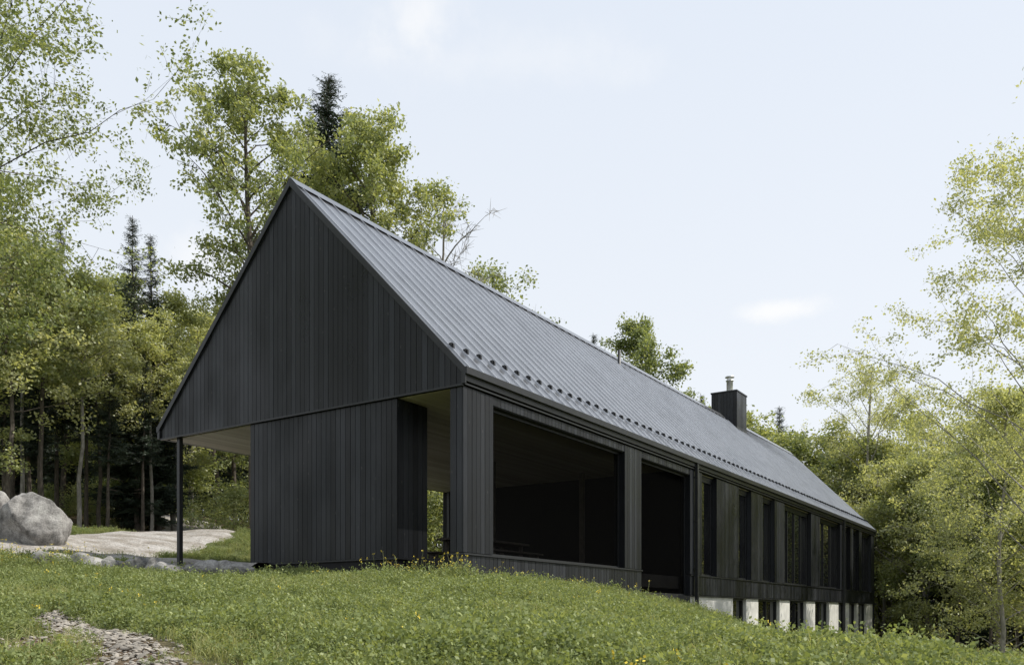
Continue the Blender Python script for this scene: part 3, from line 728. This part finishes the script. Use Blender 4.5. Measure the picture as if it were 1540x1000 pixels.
def pts(n_,f):
    x,y=f(n_); k=keep(x,y); x,y=x[k],y[k]; return np.stack([x,y,gz(x,y)-.01],-1)
def fan(n_,d0,d1,s0=-.75,s1=.75):
    d=np.sqrt(rng.uniform(d0**2,d1**2,n_)); return rng.uniform(s0,s1,n_)*d,d
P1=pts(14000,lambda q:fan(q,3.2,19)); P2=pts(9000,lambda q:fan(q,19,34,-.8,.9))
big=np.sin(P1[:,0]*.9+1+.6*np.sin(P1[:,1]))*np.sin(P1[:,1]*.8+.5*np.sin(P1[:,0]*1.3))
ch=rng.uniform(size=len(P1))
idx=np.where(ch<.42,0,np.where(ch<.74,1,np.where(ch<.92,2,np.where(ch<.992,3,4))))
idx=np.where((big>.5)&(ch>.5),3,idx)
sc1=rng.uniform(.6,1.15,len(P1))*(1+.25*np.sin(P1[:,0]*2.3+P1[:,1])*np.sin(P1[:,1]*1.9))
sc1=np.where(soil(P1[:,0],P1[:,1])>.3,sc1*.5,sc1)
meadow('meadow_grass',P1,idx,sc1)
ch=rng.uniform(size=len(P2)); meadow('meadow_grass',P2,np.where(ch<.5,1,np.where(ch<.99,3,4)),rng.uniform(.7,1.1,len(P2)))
W_=[]
for c,sx,sy,k in (((-1.2,14.6),.7,.3,24),((1.4,14.4),1.2,.3,8),((-10.4,16.6),1.3,.5,60),((-8.9,17.2),1.5,.3,14),((13.0,19.0),1.0,1.0,9)):
    W_.append(np.stack([rng.normal(c[0],sx,k),rng.normal(c[1],sy,k)],-1))
W_=np.concatenate(W_); W3=np.stack([W_[:,0],W_[:,1],gz(W_[:,0],W_[:,1])-.01],-1); W3=W3[keep(W_[:,0],W_[:,1])]
meadow('yellow_wildflowers',W3,np.full(len(W3),5),rng.uniform(.5,1.1,len(W3)))

# ------------------------------------------------------------ light
el=math.radians(50); az=math.radians(3)
S=Vector((math.cos(az)*math.cos(el),math.sin(az)*math.cos(el),math.sin(el)))
sd=bpy.data.lights.new('sun','SUN'); sd.energy=5.0; sd.angle=math.radians(.5); sd.color=(1,.95,.86)
so=bpy.data.objects.new('sun',sd); scene.collection.objects.link(so); so.rotation_euler=S.to_track_quat('Z','Y').to_euler()
w=bpy.data.worlds.new('World'); scene.world=w; w.use_nodes=True; nt=w.node_tree
bg=nt.nodes['Background']; bg.inputs[1].default_value=.135
sky=nt.nodes.new('ShaderNodeTexSky'); sky.sky_type='NISHITA'; sky.sun_disc=False; sky.sun_elevation=el; sky.sun_rotation=math.atan2(S.x,S.y); sky.dust_density=2.5; sky.air_density=1.
tc=nt.nodes.new('ShaderNodeTexCoord')
sep=nt.nodes.new('ShaderNodeSeparateXYZ'); nt.links.new(tc.outputs['Generated'],sep.inputs[0])
hz=ramp(nt,sep.outputs['Z'],[(0,(.96,.98,.985)),(.25,(.91,.95,.985)),(.75,(.78,.855,.95))])
sc_=nt.nodes.new('ShaderNodeMixRGB'); sc_.blend_type='MULTIPLY'; sc_.inputs[0].default_value=1; sc_.inputs[2].default_value=(7.5,7.5,7.65,1)
nt.links.new(hz.outputs[0],sc_.inputs[1])
mix=nt.nodes.new('ShaderNodeMixRGB'); mix.inputs[0].default_value=.9
nt.links.new(sky.outputs[0],mix.inputs[1]); nt.links.new(sc_.outputs[0],mix.inputs[2])
def cloud(px,py,rx,ry,amt,prev):
    c=Vector(((px-770)/F,1,(HZ-py)/F)).normalized()
    n=N(nt,'ShaderNodeTexNoise',Scale=14.0,Detail=7.0,Roughness=.6); nt.links.new(tc.outputs['Generated'],n.inputs['Vector'])
    sb=N(nt,'ShaderNodeVectorMath',operation='SUBTRACT'); nt.links.new(tc.outputs['Generated'],sb.inputs[0]); sb.inputs[1].default_value=c
    ml=N(nt,'ShaderNodeVectorMath',operation='MULTIPLY'); nt.links.new(sb.outputs[0],ml.inputs[0]); ml.inputs[1].default_value=(1/rx,1/rx,1/ry)
    ln=N(nt,'ShaderNodeVectorMath',operation='LENGTH'); nt.links.new(ml.outputs[0],ln.inputs[0])
    ad=N(nt,'ShaderNodeMath',operation='MULTIPLY_ADD'); nt.links.new(n.outputs['Fac'],ad.inputs[0]); ad.inputs[1].default_value=2.4; nt.links.new(ln.outputs['Value'],ad.inputs[2])
    mr=N(nt,'ShaderNodeMapRange',interpolation_type='SMOOTHSTEP'); nt.links.new(ad.outputs[0],mr.inputs['Value']); mr.inputs['From Min'].default_value=1.1; mr.inputs['From Max'].default_value=2.3; mr.inputs['To Min'].default_value=amt; mr.inputs['To Max'].default_value=0
    mx=N(nt,'ShaderNodeMixRGB'); nt.links.new(mr.outputs[0],mx.inputs[0]); nt.links.new(prev,mx.inputs[1]); mx.inputs[2].default_value=(7.5,7.5,7.5,1)
    return mx.outputs[0]
o_=mix.outputs[0]
o_=cloud(1165,467,.065,.013,.8,o_); o_=cloud(620,35,.06,.04,.6,o_); o_=cloud(310,395,.07,.035,.6,o_); o_=cloud(700,90,.2,.03,.25,o_)
nt.links.new(o_,bg.inputs[0])
# ------------------------------------------------------------ camera
cd=bpy.data.cameras.new('camera'); cd.sensor_fit='HORIZONTAL'; cd.sensor_width=36; cd.lens=F/1540*36; cd.shift_y=(HZ-500)/1540; cd.clip_end=3000; cd.clip_start=.05
co=bpy.data.objects.new('camera',cd); co.rotation_euler=(math.pi/2,0,0); scene.collection.objects.link(co); scene.camera=co
scene.view_settings.view_transform='Standard'; scene.view_settings.look='None'; scene.view_settings.exposure=0
